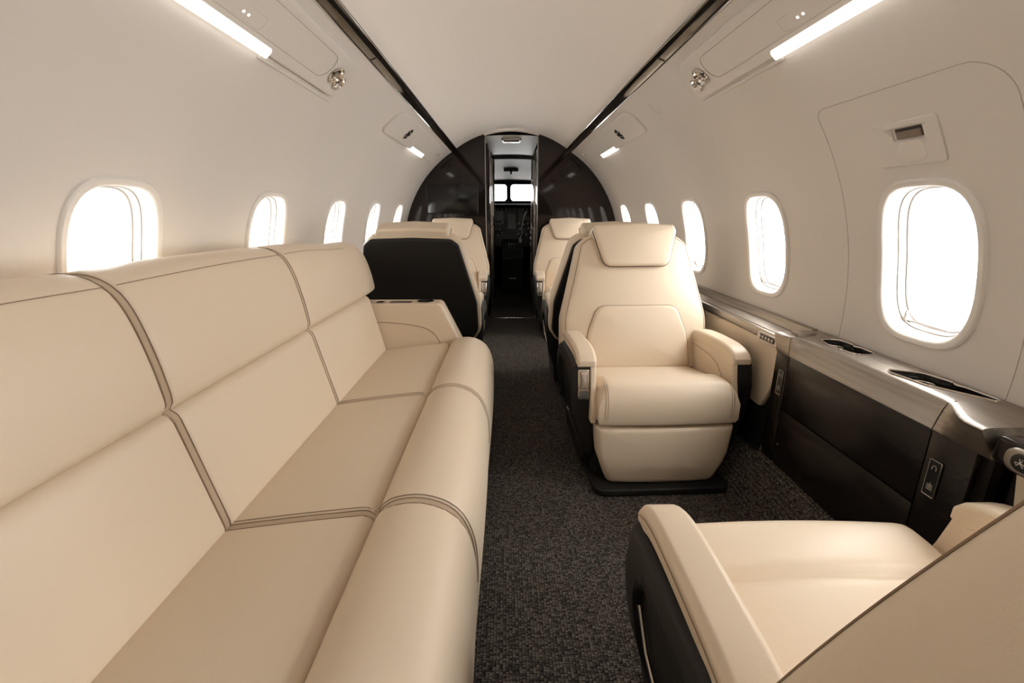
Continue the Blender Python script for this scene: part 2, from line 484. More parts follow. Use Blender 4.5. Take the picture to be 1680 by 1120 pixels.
rc = vest_side(1, 'wardrobe_cabinet', 'tall dark wardrobe with a reddish wood panel right of the cockpit passage', BULK)
mb = MB(); mb.box(-.017, -.008, .60, 1.08, .95, 1.47, .003); o = mb.build('wood_panel', WOODR, rc); o['label'] = 'reddish brown wood panel'
mb = MB(); mb.box(-.03, -.006, .62, 1.02, .62, .90, .01); o = mb.build('control_box', GREYP, rc); o['label'] = 'grey box with pale switches'
for i in range(6):
    mb = MB(); z = .70+.07*(i//2); y = .70+.16*(i % 2); mb.box(-.04, -.028, y, y+.05, z, z+.03, .004); mb.build('switch', WHITEK, rc)
mb = MB(); mb.tube([(-.02, .06, .0), (-.02, .06, .62)], .009); mb.build('grab_bar', STEEL, rc)

# cockpit
mb = MB()
mb.box(-.70, -.200, 6.0, 6.05, 0, 1.95); mb.box(.300, .70, 6.0, 6.05, 0, 1.95); mb.box(-.70, .70, 6.0, 6.05, 1.76, 1.95)
struct(mb.build('wall_cockpit', BULK))
mb = MB(); mb.loft([[(x, y, z-.10*x*x) for x in (-.62, -.4, -.2, 0, .2, .4, .62)] for y, z in [(6, 1.755), (6.03, 1.72), (6.25, 1.74), (6.6, 1.66), (6.85, 1.565), (6.97, 1.53)]], closed=False); struct(mb.build('ceiling_cockpit', COCK))
mb = MB()
def wsh(u, v, w): return (u, 7.0+w-.25*(v-1.36), v)
mb.box(-.72, .72, 7.03, 7.08, .0, 1.235)
mb.loft([[wsh(x, z, 0) for z in (1.235, 1.25)] for x in (-.72, .72)], closed=False)
mb.loft([[wsh(x, z, 0) for z in (1.475, 1.58)] for x in (-.72, .72)], closed=False)
mb.loft([[wsh(x, z, 0) for z in (1.235, 1.56)] for x in (-.05, .01)], closed=False)
mb.loft([[wsh(x, z, 0) for z in (1.235, 1.56)] for x in (-.72, -.43)], closed=False)
mb.loft([[wsh(x, z, 0) for z in (1.235, 1.56)] for x in (.39, .72)], closed=False)
for x0, x1 in ((-.43, -.05), (.01, .39)):            # rounded corners of the windscreen openings
    for cx_, sx in ((x0, 1), (x1, -1)):
        for cz_, sz in ((1.25, 1), (1.475, -1)):
            r = .045; pts = [wsh(cx_, cz_, 0)]+[wsh(cx_+sx*r*(1-math.cos(t)), cz_+sz*r*(1-math.sin(t)), 0) for t in [PI/2*k/6 for k in range(7)]]
            mb.add(pts, [tuple(range(len(pts)))])
mb.loft([[(x, y, z) for x in (-.72, .72)] for y, z in ((7.03, 1.235), (7.0, 1.237))], closed=False)
mb.loft([[(x, y, z) for x in (-.72, .72)] for y, z in ((6.95, 1.56), (6.95, 1.97))], closed=False)
struct(mb.build('wall_windscreen', BLACK))
for x0, x1 in ((-.43, -.05), (.01, .39)):
    mb = MB(); mb.loft([[wsh(x, z, .006) for z in (1.25, 1.475)] for x in (x0, x1)], closed=False); struct(mb.build('window_windscreen', GLASS))
    po = bpy.data.lights.new('daylight_portal', 'AREA'); po.shape = 'RECTANGLE'; po.size = .38; po.size_y = .24; po.cycles.is_portal = True
    lo = bpy.data.objects.new('daylight_portal', po); COL.objects.link(lo); lo.location = ((x0+x1)/2, 7.03, 1.365); lo.rotation_euler = (-PI/2, 0, 0)

ip = empty('instrument_panel', (0, 6.72, 0)); tag(ip, 'dark instrument panel with displays and pale knobs under the cockpit windscreen', 'instrument panel')
mb = MB(); mb.pad(rpoly([(-.56, .60), (.56, .60), (.56, 1.15), (-.56, 1.15)], .03), .06, .01, lambda u, v, w: (u, .06-w+.12*(v-.9), v)); mb.build('panel', BLACK, ip)
mb = MB(); mb.box(-.58, .58, -.06, .26, 1.155, 1.20, .015); mb.build('glareshield', DARK, ip)
def ipf(x, z, w=0.): return (x, .028+.12*(z-.9)-w, z)
def ipbox(nm, x, z, hx, hz, m, th=.012):
    mb = MB(); mb.pad(rpoly([(x-hx, z-hz), (x+hx, z-hz), (x+hx, z+hz), (x-hx, z+hz)], min(hx, hz)*.15), th, th*.3, lambda u, v, w: ipf(u, v, w+th/2)); return mb.build(nm, m, ip)
for x in (-.40, -.17, .205, .44): ipbox('display', x, 1.04, .082, .075, DISPLAY)
ipbox('display', .02, .965, .062, .11, DISPLAY)
for i in range(9): ipbox('annunciator', -.24+.06*i, 1.135, .011, .008, WHITEK)
for x, z in [(-.22, .93), (-.16, .925), (-.11, .94), (.13, .935), (.19, .92), (.25, .93), (-.2, .86), (-.15, .85), (.14, .86), (.2, .85), (.26, .87), (-.12, .80), (.12, .79), (.17, .80), (.23, .78), (-.18, .77)]:
    mb = MB(); mb.lathe([(.015, 0), (.013, .014), (.005, .018)], ipf(x, z), (0, -1, 0), 10); mb.build('knob', WHITEK, ip)
for sgn in (-1, 1):
    mb = MB(); x = .42*sgn; mb.tube([(x-.10, -.12, .86), (x-.11, -.12, .93), (x-.05, -.12, .87), (x, -.11, .86), (x+.05, -.12, .87), (x+.11, -.12, .93), (x+.10, -.12, .86)], .014); mb.tube([(x, -.11, .86), (x, .03, .80)], .02); mb.build('control_yoke', BLACK, ip)
pd = empty('centre_pedestal', (.03, 6.30, 0)); tag(pd, 'dark centre pedestal with throttle levers between the cockpit seats', 'pedestal')
mb = MB(); mb.pad(rpoly([(0, 0), (.30, 0), (.36, .72), (.30, .72), (.0, .50)], .02), .30, .012, lambda u, v, w: (w, u, v)); mb.build('pedestal_body', BLACK, pd)
def pdf(x, t, w=0.): return (x, .02+.27*t-.6*w, .515+.21*t+.8*w)
for i, x in enumerate((-.05, -.015, .02, .055)):
    mb = MB(); mb.tube([pdf(x, .45), pdf(x, .5, .06)], .005); mb.box(pdf(x, .5, .06)[0]-.012, pdf(x, .5, .06)[0]+.012, pdf(x, .5, .06)[1]-.012, pdf(x, .5, .06)[1]+.012, pdf(x, .5, .06)[2]-.008, pdf(x, .5, .06)[2]+.012, .004); mb.build('throttle_lever', WHITEK, pd)
for i in range(10):
    x = -.1+.05*(i % 5); t = .12+.16*(i//5); mb = MB(); p = pdf(x, t); mb.box(p[0]-.013, p[0]+.013, p[1]-.008, p[1]+.008, p[2]-.004, p[2]+.008, .002); mb.build('key', GREYP, pd)
mb = MB(); mb.box(-.05, .05, -.008, .002, .20, .215, .002); mb.build('latch', STEEL, pd)
def pilot_seat(x, lab):
    s = empty('pilot_seat', (x, 6.36, 0)); tag(s, lab, 'seat', 'pilot seats')
    mb = MB(); mb.box(-.2, .2, -.2, .2, .18, .34, .04, 3); mb.build('seat_cushion', DARK, s)
    mb = MB(); mb.pad(rpoly([(-.2, .30), (.2, .30), (.15, .92), (-.15, .92)], .06), .10, .04, lambda u, v, w: (u, -.20+w-.12*(v-.3), v), .01); mb.build('backrest', DARK, s)
    mb = MB(); mb.pad(rpoly([(-.11, .93), (.11, .93), (.10, 1.08), (-.10, 1.08)], .04), .08, .03, lambda u, v, w: (u, -.27+w, v), .01); mb.build('headrest', DARK, s)
    mb = MB(); mb.box(-.12, .12, -.15, .15, 0, .19, .01); mb.build('base', BLACK, s)
pilot_seat(-.40, 'dark pilot seat left of the pedestal behind the left jamb'); pilot_seat(.44, 'dark pilot seat right of the pedestal behind the right jamb')
mb = MB(); mb.tube([(.215, 6.20, 1.10), (.19, 6.22, 1.06), (.165, 6.24, .98), (.15, 6.26, .90), (.155, 6.27, .82), (.13, 6.28, .74)], .009); mb.lathe([(.02, 0), (.026, .03), (.015, .07)], (.13, 6.28, .69), (0, 0, 1), 12)
tag(mb.build('oxygen_hose', WHITEK), 'pale curved hose hanging at the right side of the cockpit', 'hose')
sv = empty('sun_visor', (0.01, 6.62, 1.655)); tag(sv, 'small grey visor fitting on the cockpit overhead lining', 'visor')
mb = MB(); mb.box(-.10, .10, -.01, .01, -.035, 0, .006); mb.build('visor_mount', GREYP, sv)
mb = MB(); mb.box(-.012, .012, -.02, .0, -.07, -.005, .004); mb.build('visor_arm', BLACK, sv)

# ------------------------------------------------------------------ overhead service units
def patch(mb, ph0, ph1, y0, y1, radii, t, r, sgn, w0=0., bf=0.):
    o = rpoly([(arc(ph0), y0), (arc(ph1), y0), (arc(ph1), y1), (arc(ph0), y1)], radii, 8, .05)
    mb.pad(o, t, r, lambda u, v, w: sha(u, v, w0+w, sgn), bf, 0, 4, 5)
def outline(mb, ph0, ph1, y0, y1, radii, w, sgn, r=.0011, only=None):
    o = rpoly([(arc(ph0), y0), (arc(ph1), y0), (arc(ph1), y1), (arc(ph0), y1)], radii, 8, .04)
    if only: o = [p for p in o if only(math.degrees(p[0]/R_), p[1])]
    mb.tube([sha(u, v, w, sgn) for u, v in o], r, 5, only is None)
def frame_at(phi, y, w, sgn):
    p = Vector(sh(phi, y, w, sgn)); ax = (Vector((0, y, CZ))-p).normalized(); return p, ax
def spot(root, phi, y, w, sgn, r, name='reading_light'):
    p, ax = frame_at(phi, y, w, sgn); o = Vector(root.location)
    mb = MB(); mb.lathe([(r*1.02, -.002), (r*1.12, .002), (r*1.08, .005), (r*.95, .006), (r*.88, .003), (r*.80, -.004), (r*.45, -.012), (.0005, -.013)], p-o, ax, 24); l = mb.build(name, CHROME, root)
    mb = MB(); mb.lathe([(r*.42, -.010), (r*.40, .0), (r*.25, .008), (.0005, .010)], p-o, ax, 16); mb.build('bulb', STEEL, l)
def shift(mb, root):
    o = Vector(root.location); mb.v = [tuple(Vector(v)-o) for v in mb.v]; return mb

for sgn, side in ((-1, 'left'), (1, 'right')):
    u = empty('overhead_panel', sh(38.7, 1.2, 0, sgn))
    tag(u, 'long white overhead panel with lamp strip and chrome reading lights, nearest on the %s' % side, 'overhead panel')
    mb = MB(); patch(mb, 34.2, 43.0, -.7, 1.99, [.05, .05, .03, .10], .040, .010, sgn, 0., .004); shift(mb, u).build('panel_shell', PSUM, u)
    mb = MB(); patch(mb, 41.7, 43.45, -.62, 1.475, [.004, .004, .004, .012], .042, .005, sgn, .0035); shift(mb, u).build('lamp_diffuser', LAMP, u)
    mb = MB(); outline(mb, 35.7, 40.9, 1.05, 1.80, [.03, .03, .05, .05], .0222, sgn, .0009); shift(mb, u).build('oxygen_door', LINE, u)
    spot(u, 38.7, 1.855, .0235, sgn, .032); spot(u, 39.6, 1.915, .0235, sgn, .027)
    mb = MB(); outline(mb, 38.5, 40.6, 1.24, 1.37, [.012]*4, .0222, sgn, .0009)
    shift(mb, u).build('sign_window', LINE, u)
    for yy in (1.278, 1.30):
        mb = MB(); patch(mb, 39.5, 39.85, yy-.004, yy+.004, .001, .001, .0003, sgn, .0234); shift(mb, u).build('lit_icon', SIGNW, u)
    u = empty('overhead_panel', sh(38.7, 3.6, 0, sgn))
    tag(u, 'short rounded white overhead panel with air vent on the %s, farther forward' % side, 'overhead panel')
    mb = MB(); patch(mb, 34.2, 43.2, 2.74, 4.46, [.10, .05, .05, .09], .032, .009, sgn, 0., .003); shift(mb, u).build('panel_shell', PSUM, u)
    mb = MB(); patch(mb, 41.5, 43.5, 3.46, 3.93, [.004]*4, .034, .004, sgn, .002); shift(mb, u).build('lamp_diffuser', LAMP, u)
    p, ax = frame_at(38.9, 3.13, .017, sgn); o = Vector(u.location)
    mb = MB(); mb.lathe([(.052, -.002), (.052, .004), (.046, .006), (.040, .003), (.0005, .002)], p-o, ax, 20); v = mb.build('air_vent', PSUM, u)
    side_v = ax.cross(Vector((0, 1, 0)))
    mb = MB()
    for k in range(7):
        a = 2*PI*k/7; c = p-o+ax*.004+Vector((0, math.cos(a)*.032, 0))+side_v*math.sin(a)*.032
        mb.lathe([(.010, -.002), (.010, .003), (.0005, .004)], c, ax, 8)
    mb.lathe([(.014, -.002), (.014, .008), (.0005, .010)], p-o+ax*.003, ax, 10); mb.build('vent_nozzle', DARK, v)
    spot(u, 38.8, 4.27, .019, sgn, .022); spot(u, 37.5, 4.34, .019, sgn, .018)
    # thin wash-light ledge running on below the near panel
    mb = MB(); patch(mb, 43.65, 44.3, 1.475, 2.02, [.004]*4, .012, .003, sgn, .0); t = mb.build('light_shelf', PSUM)
    tag(t, 'thin white wash-light ledge under the %s near overhead panel' % side, 'ledge')
# flush round speaker
p, ax = frame_at(38.3, 2.448, .0, 1)
mb = MB(); mb.lathe([(.050, -.002), (.050, .0015), (.047, .003), (.0005, .0035)], p, ax, 32)
tag(mb.build('speaker_grille', PSUM), 'flush round speaker cover on the right side lining between overhead panels', 'speaker')

# emergency exit hatch in the right wall
dr = struct(empty('door_1', sh(75, 1.2, 0, 1)))
mb = MB(); outline(mb, 53.8, 104, .945, 1.487, [.09, .03, .03, .035], .0, 1, .0011); shift(mb, dr).build('hatch_gap', LINE, dr)
hp = MB(); patch(hp, 58.4, 64.5, 1.118, 1.310, .008, .007, .002, 1, .0005); hp = shift(hp, dr).build('handle_cover', WALL, dr)
c = MB(); patch(c, 59.25, 61.0, 1.160, 1.250, .004, .02, .001, 1, .0042); cut(hp, shift(c, dr))
mb = MB(); patch(mb, 59.4, 60.9, 1.163, 1.243, .003, .003, .001, 1, -.001); shift(mb, dr).build('handle_recess', PIPING, dr)
mb = MB(); patch(mb, 59.75, 60.75, 1.163, 1.236, .004, .006, .002, 1, .004); h = shift(mb, dr).build('release_handle', simple('handle_bronze', (.16, .13, .105), .35, .5), dr)
mb = MB(); patch(mb, 61.1, 64.0, 1.165, 1.245, .02, .003, .001, 1, .0038, .002); shift(mb, dr).build('finger_scoop', PSUM, dr)

# ------------------------------------------------------------------ club seats
def yf(z):      # front face of the backrest
    t = z-.38; return -.100-.222*t-.185*t*abs(t)
def back_map(off, wrap=-.02):
    def f(u, v, w):
        a = rad(16); return (u, yf(v)+off+wrap*(abs(u)/.34)**3+w*math.cos(a), v+w*math.sin(a))
    return f
def sorted_run(ring):
    '''open run of the headrest rim: down one side, along the bottom, up the other side'''
    n = len(ring); top = max(p[2] for p in ring); low = [p[2] < top-.035 for p in ring]
    i = next(k for k in range(n) if low[k] and not low[k-1]); run = []
    while low[i % n] and len(run) < n: run.append(ring[i % n]); i += 1
    return run
def make_seat(side, name='club_seat'):
    """forward is +y; side = sign of the aisle arm's x"""
    root = empty(name)
    # base
    mb = MB(); mb.pad(rpoly([(-.275, -.30), (.275, -.30), (.275, .335), (-.275, .335)], .05), .03, .008, lambda u, v, w: (u, v, .0155+w)); mb.build('base_plate', DARK, root)
    mb = MB(); mb.pad(rpoly([(-.265, -.27), (.265, -.27), (.265, .215), (-.265, .215)], .03), .27, .01, lambda u, v, w: (u, v, .165+w)); mb.build('base', DARK, root)
    # leg rest
    mb = MB(); lo = rpoly([(-.215, .030), (.215, .030), (.262, .16), (.275, .283), (-.275, .283), (-.262, .16)], [.035, .035, .1, .012, .012, .1])
    fm = lambda u, v, w: (u, .272+w-.02*(abs(u)/.27)**2-.025*max(0, .12-v)/.12, v)
    mb.pad(lo, .09, .022, fm, .006); lr = mb.build('leg_rest', LEATHER, root)
    # seat cushion
    co = rpoly([(-.268, -.13), (.268, -.13), (.272, .325), (-.272, .325)], [.03, .03, .035, .035])
    def stp(v):
        q = max(0, min(1, (v-.155)/.012)); return .013*q*q*(3-2*q)-.004*math.exp(-((v-.155)/.012)**2)
    cm = lambda u, v, w: (u, v-.012*(abs(u)/.27)**2, .382+(w if w > 0 else w*1.0)+(.15*(v-.32)-.018*max(0, (v-.20)/.12)**2+stp(v))*(1 if w > -.001 else .3))
    mb = MB(); mb.cushion(-.272, .272, -.13, .325, .05, .0725, .088, cm, .010, 30, 66, rb=.022); cu = mb.build('seat_cushion', LEATHER, root)
    for x in (-.247, -.238, .247, .238):
        pts = []; q = 1-(.272-abs(x))/.05; eu = math.sqrt(1-q*q)
        for k in range(9):
            a = PI/2*k/8; pts.append(cm(x, .325-.05+.0506*math.sin(a), (.0728*math.cos(a))*eu+.0006))
        pts.append(cm(x, .3256, -.03)); pts.append(cm(x, .3256, -.06))
        mb = MB(); mb.tube(pts, .0008, 5); mb.build('stitching', THREAD, cu)
    mb = MB(); mb.tube([(-.24+.03*k, .156-.012*(abs(-.24+.03*k)/.27)**2, cm(0, .155, .0725+.0093*(1-((-.24+.03*k)/.272)**2))[2]+.001) for k in range(17)], .0012, 5); mb.build('stitching', THREAD, cu)
    # backrest body, dark rear shell, lumbar pad, headrest
    bo = rpoly([(-.30, .345), (.30, .345), (.350, .42), (.346, .60), (.262, .93), (.215, .965), (0, .972), (-.215, .965), (-.262, .93), (-.346, .60), (-.350, .42)], [.06, .06, .08, .15, .05, .06, .3, .06, .05, .15, .08])
    mb = MB(); mb.pad(bo, .135, .04, back_map(-.068), .006, 0, 6); bk = mb.build('backrest', LEATHER, root)
    bmp = back_map(-.068)
    mb = MB(); ins = inset_fn(bo[::-1] if sum(bo[i][0]*bo[(i+1) % len(bo)][1]-bo[(i+1) % len(bo)][0]*bo[i][1] for i in range(len(bo))) < 0 else bo)
    mb.tube([bmp(a, b, .0675-.04+.04*math.sin(1.0)+.0006) for a, b in ins(.04*(1-math.cos(1.0)))], .0014, 5, True); mb.build('piping', THREAD, bk)
    so = ins(.014)
    so = [(a*1.0, b-.004) for a, b in so]
    mb = MB(); mb.pad(so, .035, .014, back_map(-.142), 0, .012, 5); mb.build('back_shell', DARK, root)
    lo = rpoly([(-.245, .385), (.245, .385), (.232, .54), (.185, .665), (-.185, .665), (-.232, .54)], [.02, .02, .2, .055, .055, .2])
    mb = MB(); mb.pad(lo, .045, .018, back_map(.001), .012, 0, 6); lm = mb.build('lumbar_cushion', LEATHER, root)
    lmm = back_map(.001)
    mb = MB(); il = inset_fn(lo); mb.tube([lmm(a, b, .006) for a, b in il(-.0005)], .0022, 5, True); mb.build('piping', THREAD, lm)
    ho = rpoly([(-.150, .828), (.150, .828), (.198, .985), (.185, 1.012), (0, 1.022), (-.185, 1.012), (-.198, .985)], [.045, .045, .03, .012, .3, .012, .03])
    hm0 = back_map(-.030, -.005)
    hm = lambda u, v, w: hm0(u, v, w-.035*max(0, (v-.9)/.12)*max(0, (abs(u)-.12)/.08)*0)
    mb = MB(); mb.pad(ho, .135, .018, hm, .008, .004, 5); hd = mb.build('headrest', LEATHER, root)
    ih = inset_fn(ho)
    mb = MB(); ring = [hm(a, b, .050) for a, b in ih(-.0005)]; PI0 = 0
    mb.tube(sorted_run(ring), .0026, 6, False); o = mb.build('piping', PIPING, hd); o['label'] = 'dark edge piping'
    # arms
    for s in (-1, 1):
        aisle = s == side
        ar = MB()
        # padded top: sweep of a rounded section along y
        pf, L = profile([(-.15, .540), (-.08, .550), (.05, .555), (.15, .552), (.205, .535), (.226, .508)])
        sec = rpoly([(.268, -.034), (.343, -.034), (.345, .006), (.335, .016), (.278, .016), (.268, .008)], [.006, .006, .012, .012, .012, .01], 4, .02)
        rings = []
        for k in range(25):
            q = k/24; p, nrm = pf(L*q); sc = 1.
            if q > .93: sc = math.sqrt(max(.05, 1-((q-.93)/.07)**2))
            rings.append([(s*(.31+(a-.31)*(.9+.1*sc)), p.x+nrm.x*b*sc, p.y+nrm.y*b*sc) for a, b in sec])
        ar.loft(rings, True, True, True)
        # leather cheek inside the arm, running down beside the cushion
        ch = rpoly([(-.15, .30), (.275, .288), (.275, .34), (.240, .44), (.218, .53), (-.15, .54)], [.005, .01, .05, .08, .01, .005])
        ar.pad(ch, .022, .006, lambda u, v, w: (s*(.281-w), u, v))
        a = ar.build('armrest', LEATHER, root)
        for run in ([(s*.2685, -.14, .495), (s*.2685, .02, .490), (s*.2685, .10, .475), (s*.2685, .15, .44), (s*.2685, .165, .39), (s*.2685, .165, .33)],
                    [(s*.339, pf(L*k/12)[0].x, pf(L*k/12)[0].y+.0075) for k in range(12)], [(s*.3465, pf(L*k/12)[0].x, pf(L*k/12)[0].y-.004) for k in range(12)]):
            st = MB(); st.tube(run, .0009, 5); st.build('stitching', THREAD, a)
        # dark outer shell, tapering towards the floor
        def om(u, v, w):
            f = max(0, min(1, (w+.031)/.062)); g = max(0, min(1, w/.031))
            return (s*(.315+w-.10*max(0, .50-v)*(.6+.4*f)+.026*g*max(0, 1-((v-.36)/.19)**2)), u, v)
        oo = rpoly([(-.22, .06), (.15, .035), (.228, .14), (.234, .42), (.216, .512), (-.10, .525), (-.20, .48)], [.05, .05, .06, .08, .01, .06, .08])
        mb = MB(); mb.pad(oo, .062, .012, om); sh_ = mb.build('side_shell', DARK, root)
        if aisle:
            io = rpoly([(-.17, .17), (.10, .14), (.165, .23), (.165, .40), (.11, .455), (-.14, .455)], [.05, .05, .05, .07, .06, .05])
            c = MB(); c.pad(io, .04, .004, lambda u, v, w: om(u, v, w+.040)); cut(sh_, c)
            mb = MB(); mb.pad(inset_fn(io)(.004), .004, .001, lambda u, v, w: om(u, v, w+.0175)); mb.build('recess_panel', BLACK, sh_)
            mb = MB(); mb.tube([om(.15, .38, .026), om(.12, .30, .026), om(.05, .22, .026), om(-.05, .185, .026), om(-.14, .18, .026)], .0045, 8); mb.build('trim_rail', CHROME, sh_)
            # recline lever plate at the front of the arm
            lv = MB()
            fx = lambda u, v, w: (s*.318+u, .2345+w-.20*max(0, v-.42), v)
            lv.pad(rpoly([(-.022, .375), (.022, .375), (.022, .495), (-.022, .495)], .006), .008, .002, fx)
            l = lv.build('lever_plate', CHROME, root)
            mb = MB(); mb.pad(rpoly([(-.017, .420), (.017, .420), (.017, .490), (-.017, .490)], .004), .008, .002, lambda u, v, w: fx(u, v, w+.006), .002); o = mb.build('recline_lever', STEEL, l)
            mb = MB(); mb.pad(rpoly([(-.017, .381), (.017, .381), (.017, .412), (-.017, .412)], .003), .003, .001, lambda u, v, w: fx(u, v, w+.004)); mb.build('lever_slot', GREYP, l)
    return root
A = make_seat(1); B = make_seat(-1)
def put(o, loc, rz, label):
    o.location = loc; o.rotation_euler = (0, 0, rz); tag(o, label, 'seat', 'leather club seats'); return o
put(A, (.5605, 1.90, 0), PI+.035, 'large cream club seat facing the camera right of the aisle, seen wholly from the front')
put(copy_tree(A), (.555, 4.20, 0), PI, 'far cream club seat facing the camera right of the doorway, against the bulkhead')
put(copy_tree(A), (-.55, 2.87, 0), 0, 'cream club seat with black shell turned to the camera, behind the end of the sofa')
put(B, (.550, .53, 0), 0, 'large cream club seat cropped by the lower right corner, nearest the camera')
put(copy_tree(B), (.55, 2.87, 0), 0, 'cream club seat with black shell hidden behind the nearest front-facing right seat')
put(copy_tree(B), (-.565, 4.20, 0), PI, 'far cream club seat facing the camera left of the doorway, against the bulkhead')

# ------------------------------------------------------------------ three-seat sofa
sofa = empty('sofa', (-.5, .83, 0)); tag(sofa, 'long cream leather three-seat sofa with stitched panels along the left wall', 'sofa')
so = Vector(sofa.location)
def sof(f, inv=False):
    def m(u, v, w):
        p, n = f(v); return (p.x+n.x*w-so.x, u-so.y, p.y+n.y*w)
    return m
segs = [(-.47, .18), (.18, .83), (.83, 1.48), (1.48, 2.14)]
f_main, L_main = profile([(-.665, .405), (-.50, .427), (-.322, .447)])
f_bol, L_bol = profile([(-.320, .440), (-.28, .466), (-.228, .472), (-.178, .450), (-.153, .40), (-.145, .33), (-.148, .22), (-.158, .07)])
f_lo, L_lo = profile([(-.657, .415), (-.69, .55), (-.727, .705)])
f_up, L_up = profile([(-.728, .700), (-.742, .80), (-.768, .90), (-.80, .938), (-.85, .945), (-.90, .92), (-.92, .86)])
neg = lambda f: (lambda s: (f(s)[0], f(s)[1]))
def flip(f): return lambda s: (f(s)[0], -f(s)[1])
def upm(u, v, w):
    x, y, z = sof(flip(f_up))(u, v, w); t = max(0, min(1, (u-1.50)/.55)); e = max(0, min(1, (u-2.19)/.10))
    return (x-.01*e*e, y, z-(.042*t*t*(3-2*t)+.05*e*e)*v/L_up)
for i, (a, b) in enumerate(segs):
    last = i == len(segs)-1
    e = b
    mb = MB(); mb.cushion(a+.001, e-.001, 0, L_main, .03, .030, .10, sof(f_main), .008, 30, 22, .017, .03); c = mb.build('seat_cushion', LEATHER, sofa)
    mb = MB(); mb.cushion(a+.001, e-.001, 0, L_bol, .03, .032, .07, sof(f_bol), .006, 30, 34, .018, .055); d = mb.build('front_bolster', LEATHER, sofa)
    mb = MB(); mb.cushion(a+.001, e-.001, 0, L_lo, .03, .028, .10, sof(flip(f_lo)), .008, 30, 22, .017, .03); g = mb.build('lower_back_cushion', LEATHER, sofa)
    mb = MB(); mb.cushion(a+.001, (2.29 if last else e)-.001, 0, L_up, .03, .030, .10, upm if last else sof(flip(f_up)), .006, 30, 34, .017, .03); h = mb.build('upper_back_cushion', LEATHER, sofa)
    def stitch(par, f, L, hh, rr, s0, s1, du, end, M=None):
        M = M or sof(f)
        def hgt(u, v):
            d = min(u-a, b-u); q = 1-min(max(d/rr, 0), 1); d2 = min(v, L-v); q2 = 1-min(max(d2/(.055 if f is f_bol else .03), 0), 1)
            cu = 1-(2*(u-a)/(b-a)-1)**2; cv = 1-(2*v/L-1)**2
            return hh*math.sqrt(max(0, 1-q*q))*math.sqrt(max(0, 1-q2*q2))+.007*cu*cv
        for d in du:
            u = b-d if end else a+d
            mb = MB(); mb.tube([M(u, v, hgt(u, v)+.0003) for v in [s0+(s1-s0)*k/24 for k in range(25)]], .0009, 5); mb.build('stitching', THREAD, par)
    for end in (True, False):
        if end and last: continue
        stitch(c, f_main, L_main, .030, .017, .004, L_main-.004, (.009, .015) if not end else (.009,), end)
        stitch(d, f_bol, L_bol, .032, .018, .004, L_bol*.62, (.009, .015) if not end else (.009,), end)
        stitch(g, flip(f_lo), L_lo, .028, .017, .004, L_lo-.004, (.009, .015) if end else (.009,), end)
        stitch(h, flip(f_up), L_up, .030, .017, .004, L_up*.8, (.009, .015) if end else (.009,), end, upm if last else None)
    mb = MB(); v = L_up*.56
    mb.tube([(upm if last else sof(flip(f_up)))(a+.014+(b-a-.028)*k/16, v, .0305+.006*(1-(2*(.014+(k/16)*(b-a-.028))/(b-a)-1)**2)*(1-(2*v/L_up-1)**2)) for k in range(17)], .0007, 5); mb.build('stitching', THREAD, h)
mb = MB(); mb.box(-.90-so.x, -.79-so.x, -.47-so.y, 2.15-so.y, .25, .88, .02); mb.box(-.80-so.x, -.21-so.x, -.47-so.y, 2.15-so.y, .09, .345, .01); mb.build('sofa_body', LEATHER, sofa)
mb = MB(); mb.box(-.80-so.x, -.19-so.x, -.45-so.y, 2.13-so.y, .0, .09, .005); mb.build('plinth', DARK, sofa)
ao = rpoly([(-.76, .10), (-.165, .10), (-.225, .36), (-.285, .49), (-.362, .652), (-.378, .662), (-.76, .662)], [.01, .02, .1, .1, .012, .012, .01])
mb = MB(); mb.pad(ao, .115, .008, lambda u, v, w: (u-so.x, 2.207-w-so.y, v)); arm = mb.build('end_armrest', LEATHER, sofa)
c = MB(); cyl(c, (-.445-so.x, 2.205-so.y, .62), .037, 0, .08); c.box(-.622-so.x, -.512-so.x, 2.172-so.y, 2.232-so.y, .64, .70); c.box(-.688-so.x, -.648-so.x, 2.172-so.y, 2.235-so.y, .64, .70); cut(arm, c)
mb = MB(); mb.lathe([(.036, -.035), (.0365, .0), (.041, .001), (.041, .004), (.034, .004), (.033, -.033), (.0005, -.034)], (-.445-so.x, 2.205-so.y, .662), (0, 0, 1), 28); mb.build('cup_holder', CHROME, arm)
mb = MB(); mb.box(-.621-so.x, -.513-so.x, 2.173-so.y, 2.231-so.y, .642, .6605, .002); mb.build('table_latch', PIPING, arm)
mb = MB(); mb.box(-.687-so.x, -.649-so.x, 2.173-so.y, 2.234-so.y, .642, .6605, .002); mb.build('control_socket', BLACK, arm)
mb = MB(); q, LL = profile([(-.70, .572), (-.60, .568), (-.50, .556), (-.43, .535), (-.385, .49), (-.365, .43)]); mb.tube([(q(LL*k/24)[0].x-so.x, 2.1488-so.y, q(LL*k/24)[0].y) for k in range(25)], .0016, 5); mb.build('stitching', THREAD, arm)

